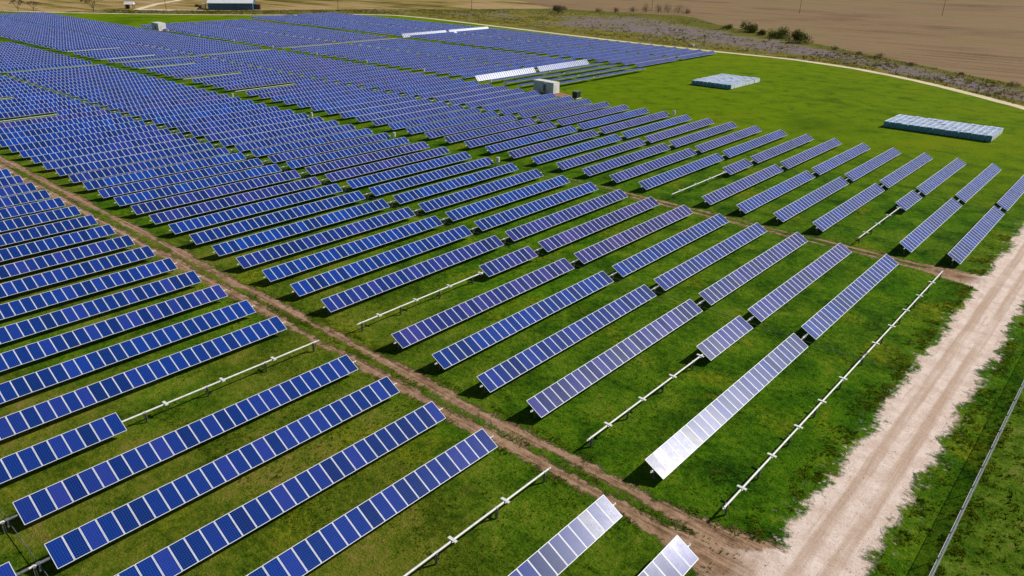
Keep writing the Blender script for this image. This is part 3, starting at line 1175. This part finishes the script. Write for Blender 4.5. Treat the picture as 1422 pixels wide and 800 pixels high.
def bush(loc, w, h, label, seed, m, n=900, size=0.22, group=None):
    rng = random.Random(seed)
    t = thing('bush', label, 'bush', loc, 0, group)
    mb = MB()
    for i in range(9):
        a = rng.uniform(0, 6.28)
        mb.tube((rng.gauss(0, .2), rng.gauss(0, .2), -0.1), (math.cos(a) * w * .3 * rng.random(), math.sin(a) * w * .3 * rng.random(), h * rng.uniform(.5, .8)), 0.06, 0.02, n=5, caps=False)
    mb.build('stem', M_BARK, t)
    mb = MB()
    for i in range(11):
        a = rng.uniform(0, 6.28)
        rr = w * .36 * rng.random() ** .5
        s = rng.uniform(.55, 1.0)
        leaf_cloud(mb, (math.cos(a) * rr, math.sin(a) * rr, h * rng.uniform(.15, .62) * (1 - 0.5 * rr / (w * .36))), (w * .24 * s, w * .24 * s, h * .36 * s), n // 11, size, rng)
    mb.build('foliage', m, t)


bare_tree((-518, 194.5, 0), 11.5, 'leafless spreading tree at the left field edge', 5)
bare_tree((-549.5, 162.5, 0), 8.0, 'smaller leafless tree at the top left corner', 6, 3)
bare_tree((-544.5, 169.5, 0), 7.0, 'thin leafless tree second from the left corner', 7, 3)
bush((-331.9, 423.5, 0), 11, 9, 'brown rounded bush at the green field corner', 11, M_TWIG, 1500, 0.28)
bush((-180.0, 395.5, 0), 13, 8.2, 'dark green bush at field edge, leftmost of three large ones', 12, M_LEAF, 2200, 0.30, 'green bushes along the ploughed field')
bush((-156.5, 378.5, 0), 14, 7.6, 'dark green broad bush between two others at field edge', 13, M_LEAF, 2400, 0.30, 'green bushes along the ploughed field')
bush((-139.8, 363.0, 0), 13, 8.4, 'dark green bush at field edge, rightmost of three large ones', 14, M_LEAF, 2300, 0.30, 'green bushes along the ploughed field')
bush((-168.5, 385.5, 0), 6, 4.5, 'small green bush between the left and middle large bushes', 15, M_LEAF, 700, 0.28, 'green bushes along the ploughed field')
bush((-197.0, 404.0, 0), 8, 3.8, 'low sprawling green bush left of the large bushes', 16, M_LEAF, 700, 0.28, 'green bushes along the ploughed field')
for i, (x, y, w, h) in enumerate(((-318, 452, 8, 4.5), (-311, 462, 6, 5), (-304, 474, 8, 6), (-297.5, 480, 9, 9), (-291, 486, 8, 8.5), (-285, 489, 10, 9.5), (-279, 493, 10, 9), (-272, 492, 7, 6), (-345, 447, 6, 5))):
    bush((x, y, 0), w, h, 'bare brown brush clump on the field hedge line, %s from the left' % ordinal(i + 1), 30 + i, M_TWIG, 900, 0.15, 'bare brush along the field hedge line')
for i, (x, y, w, h) in enumerate(((-118, 347, 5, 2.6), (-104, 337, 4, 2.2), (-94, 331, 6, 3.4), (-78, 317, 5, 2.0), (-58, 302, 4, 1.8), (-40, 288, 5, 2.2))):
    bush((x, y, 0), w, h, 'low brown weed clump by the ploughed field edge, %s right of the bushes' % ordinal(i + 1), 50 + i, M_TWIG, 420, 0.14, 'weed clumps along the ploughed field')

# ------------------------------------------------------------------ grass tufts (uncountable) near the camera
GRASS = True
if GRASS:
    rng = random.Random(99)
    mb = MB()

    def tuft(x, y, s, nb):
        for _ in range(nb):
            a = rng.uniform(0, 6.283)
            lean = rng.uniform(0.5, 1.3) * s
            w = s * rng.uniform(.16, .3)
            ox, oy = x + rng.gauss(0, s * .35), y + rng.gauss(0, s * .35)
            dx, dy = math.cos(a), math.sin(a)
            hgt = s * rng.uniform(.55, 1.15)
            mb.quad([(ox - dy * w, oy + dx * w, 0), (ox + dy * w, oy - dx * w, 0), (ox + dx * lean, oy + dy * lean, hgt)])

    def ok(x, y):
        if -12.2 < x < -6.2:
            return False
        if abs(y - 37.25) < 0.7 or abs(y - 39.25) < 0.7:
            return x < -200
        return True

    for _ in range(46000):
        y = 20 + 100 * rng.random() ** 1.3
        x = rng.uniform(-0.95 * y - 40, 6)
        if not ok(x, y):
            continue
        if nz(x, y, 0.16) + 0.25 * rng.gauss(0, 1) < 0.02:
            continue
        tuft(x, y, rng.uniform(.06, .13) * (1.5 if rng.random() < .06 else 1), 6)
    # taller growth: road verges, fence line and beyond the fence, edges of the ruts
    for _ in range(14000):
        y = 30 + 95 * rng.random() ** 1.2
        side = rng.random()
        if side < .35:
            x = -12.0 - abs(rng.gauss(0, 1.0))
            if abs(y - 38) < 2.5 or abs(y - 102) < 2.0:
                continue
        elif side < .6:
            x = -5.9 + abs(rng.gauss(0, .8))
        elif side < .75:
            x = -3.0 + rng.gauss(0, .35)
        else:
            x = rng.uniform(-2.7, 7)
        if nz(x, y, 0.5) < -0.05:
            continue
        tuft(x, y, rng.uniform(.08, .19) * (1.35 if x > -2.8 else 1.0), 8)
    for _ in range(4500):
        x = rng.uniform(-75, -14)
        y = rng.choice((36.3, 38.25, 40.3)) + rng.gauss(0, .28)
        if nz(x, y, 0.35) < 0.0:
            continue
        tuft(x, y, rng.uniform(.07, .14), 6)
    struct(mb.build('grass', M_BLADE), 'stuff')

rng = random.Random(21)
mb = MB()
for _ in range(9000):
    t = rng.random()
    p = at(A, t).lerp(at(B, t), 0.06 + 0.9 * rng.random())
    if nz(p.x, p.y, 0.03) + 0.3 * rng.gauss(0, 1) < -0.05:
        continue
    s = rng.uniform(.35, .95)
    for _k in range(5):
        a = rng.uniform(0, 6.283)
        ox, oy = p.x + rng.gauss(0, s * .5), p.y + rng.gauss(0, s * .5)
        dx, dy = math.cos(a), math.sin(a)
        w = s * rng.uniform(.2, .4)
        mb.quad([(ox - dy * w, oy + dx * w, -.02), (ox + dy * w, oy - dx * w, -.02), (ox + dx * s * .6, oy + dy * s * .6, s * rng.uniform(.5, 1.0))])
struct(mb.build('rough_weeds', leaf_material('rough_weed_stalks', (0.085, 0.085, 0.014), (0.300, 0.250, 0.090), 0.5, 0.05)), 'stuff')

rng = random.Random(5)
mb = MB()
for _ in range(1100):
    y = 32 + 85 * rng.random() ** 1.3
    x = rng.choice((-11.0, -8.9, -6.9)) + rng.gauss(0, .55)
    r = rng.uniform(.02, .05) * (1.8 if rng.random() < .05 else 1)
    P = [Vector((x + r * math.cos(a) * rng.uniform(.7, 1.2), y + r * math.sin(a) * rng.uniform(.7, 1.2), 0.005)) for a in (0, 1.26, 2.5, 3.8, 5.0)]
    T = Vector((x + rng.gauss(0, r * .2), y + rng.gauss(0, r * .2), 0.01 + r * rng.uniform(.5, 1.0)))
    for i in range(5):
        mb.quad([P[i], P[(i + 1) % 5], T])
struct(mb.build('loose_stones', plain('loose_stone', (0.62, 0.48, 0.38), 0.9, 0, 0.25, 3.0, 0.1)), 'stuff')

# ------------------------------------------------------------------ camera, light, world
cam = bpy.data.cameras.new('camera')
co = bpy.data.objects.new('camera', cam)
C.objects.link(co)
bpy.context.scene.camera = co
cam.sensor_width = 36.0
cam.lens = 1026.67 / 1422 * 36.0
cam.clip_start = 0.5
cam.clip_end = 6000
yaw, pitch, roll = -0.7178, 0.4246, 0.0156
F = Vector((math.sin(yaw) * math.cos(pitch), math.cos(yaw) * math.cos(pitch), -math.sin(pitch)))
Rv = Vector((math.cos(yaw), -math.sin(yaw), 0))
U = Rv.cross(F)
c_, s_ = math.cos(roll), math.sin(roll)
Rr, Uu = Rv * c_ + U * s_, U * c_ - Rv * s_
Mx = Matrix((Rr, Uu, -F)).transposed().to_4x4()
Mx.translation = (0, 0, CAM_H)
co.matrix_world = Mx

sun = bpy.data.lights.new('sun', 'SUN')
sun.energy = 5.0
sun.angle = R(0.53)
sun.color = (1.0, 0.955, 0.88)
so = bpy.data.objects.new('sun', sun)
C.objects.link(so)
so.rotation_euler = SUN_DIR.to_track_quat('Z', 'Y').to_euler()

w = bpy.data.worlds.new('World')
bpy.context.scene.world = w
w.use_nodes = True
nt = w.node_tree
sky = nt.nodes.new('ShaderNodeTexSky')
sky.sky_type = 'NISHITA'
sky.sun_disc = False
sky.sun_elevation = math.asin(SUN_DIR.z)
sky.sun_rotation = math.atan2(SUN_DIR.x, SUN_DIR.y)
sky.altitude = 200
bg = nt.nodes['Background']
nt.links.new(sky.outputs[0], bg.inputs[0])
bg.inputs[1].default_value = 0.05

sc = bpy.context.scene
sc.view_settings.view_transform = 'Standard'
sc.view_settings.look = 'None'
sc.view_settings.exposure = -0.12
sc.view_settings.gamma = 1.0
sc.render.engine = 'CYCLES'
sc.cycles.max_bounces = 6
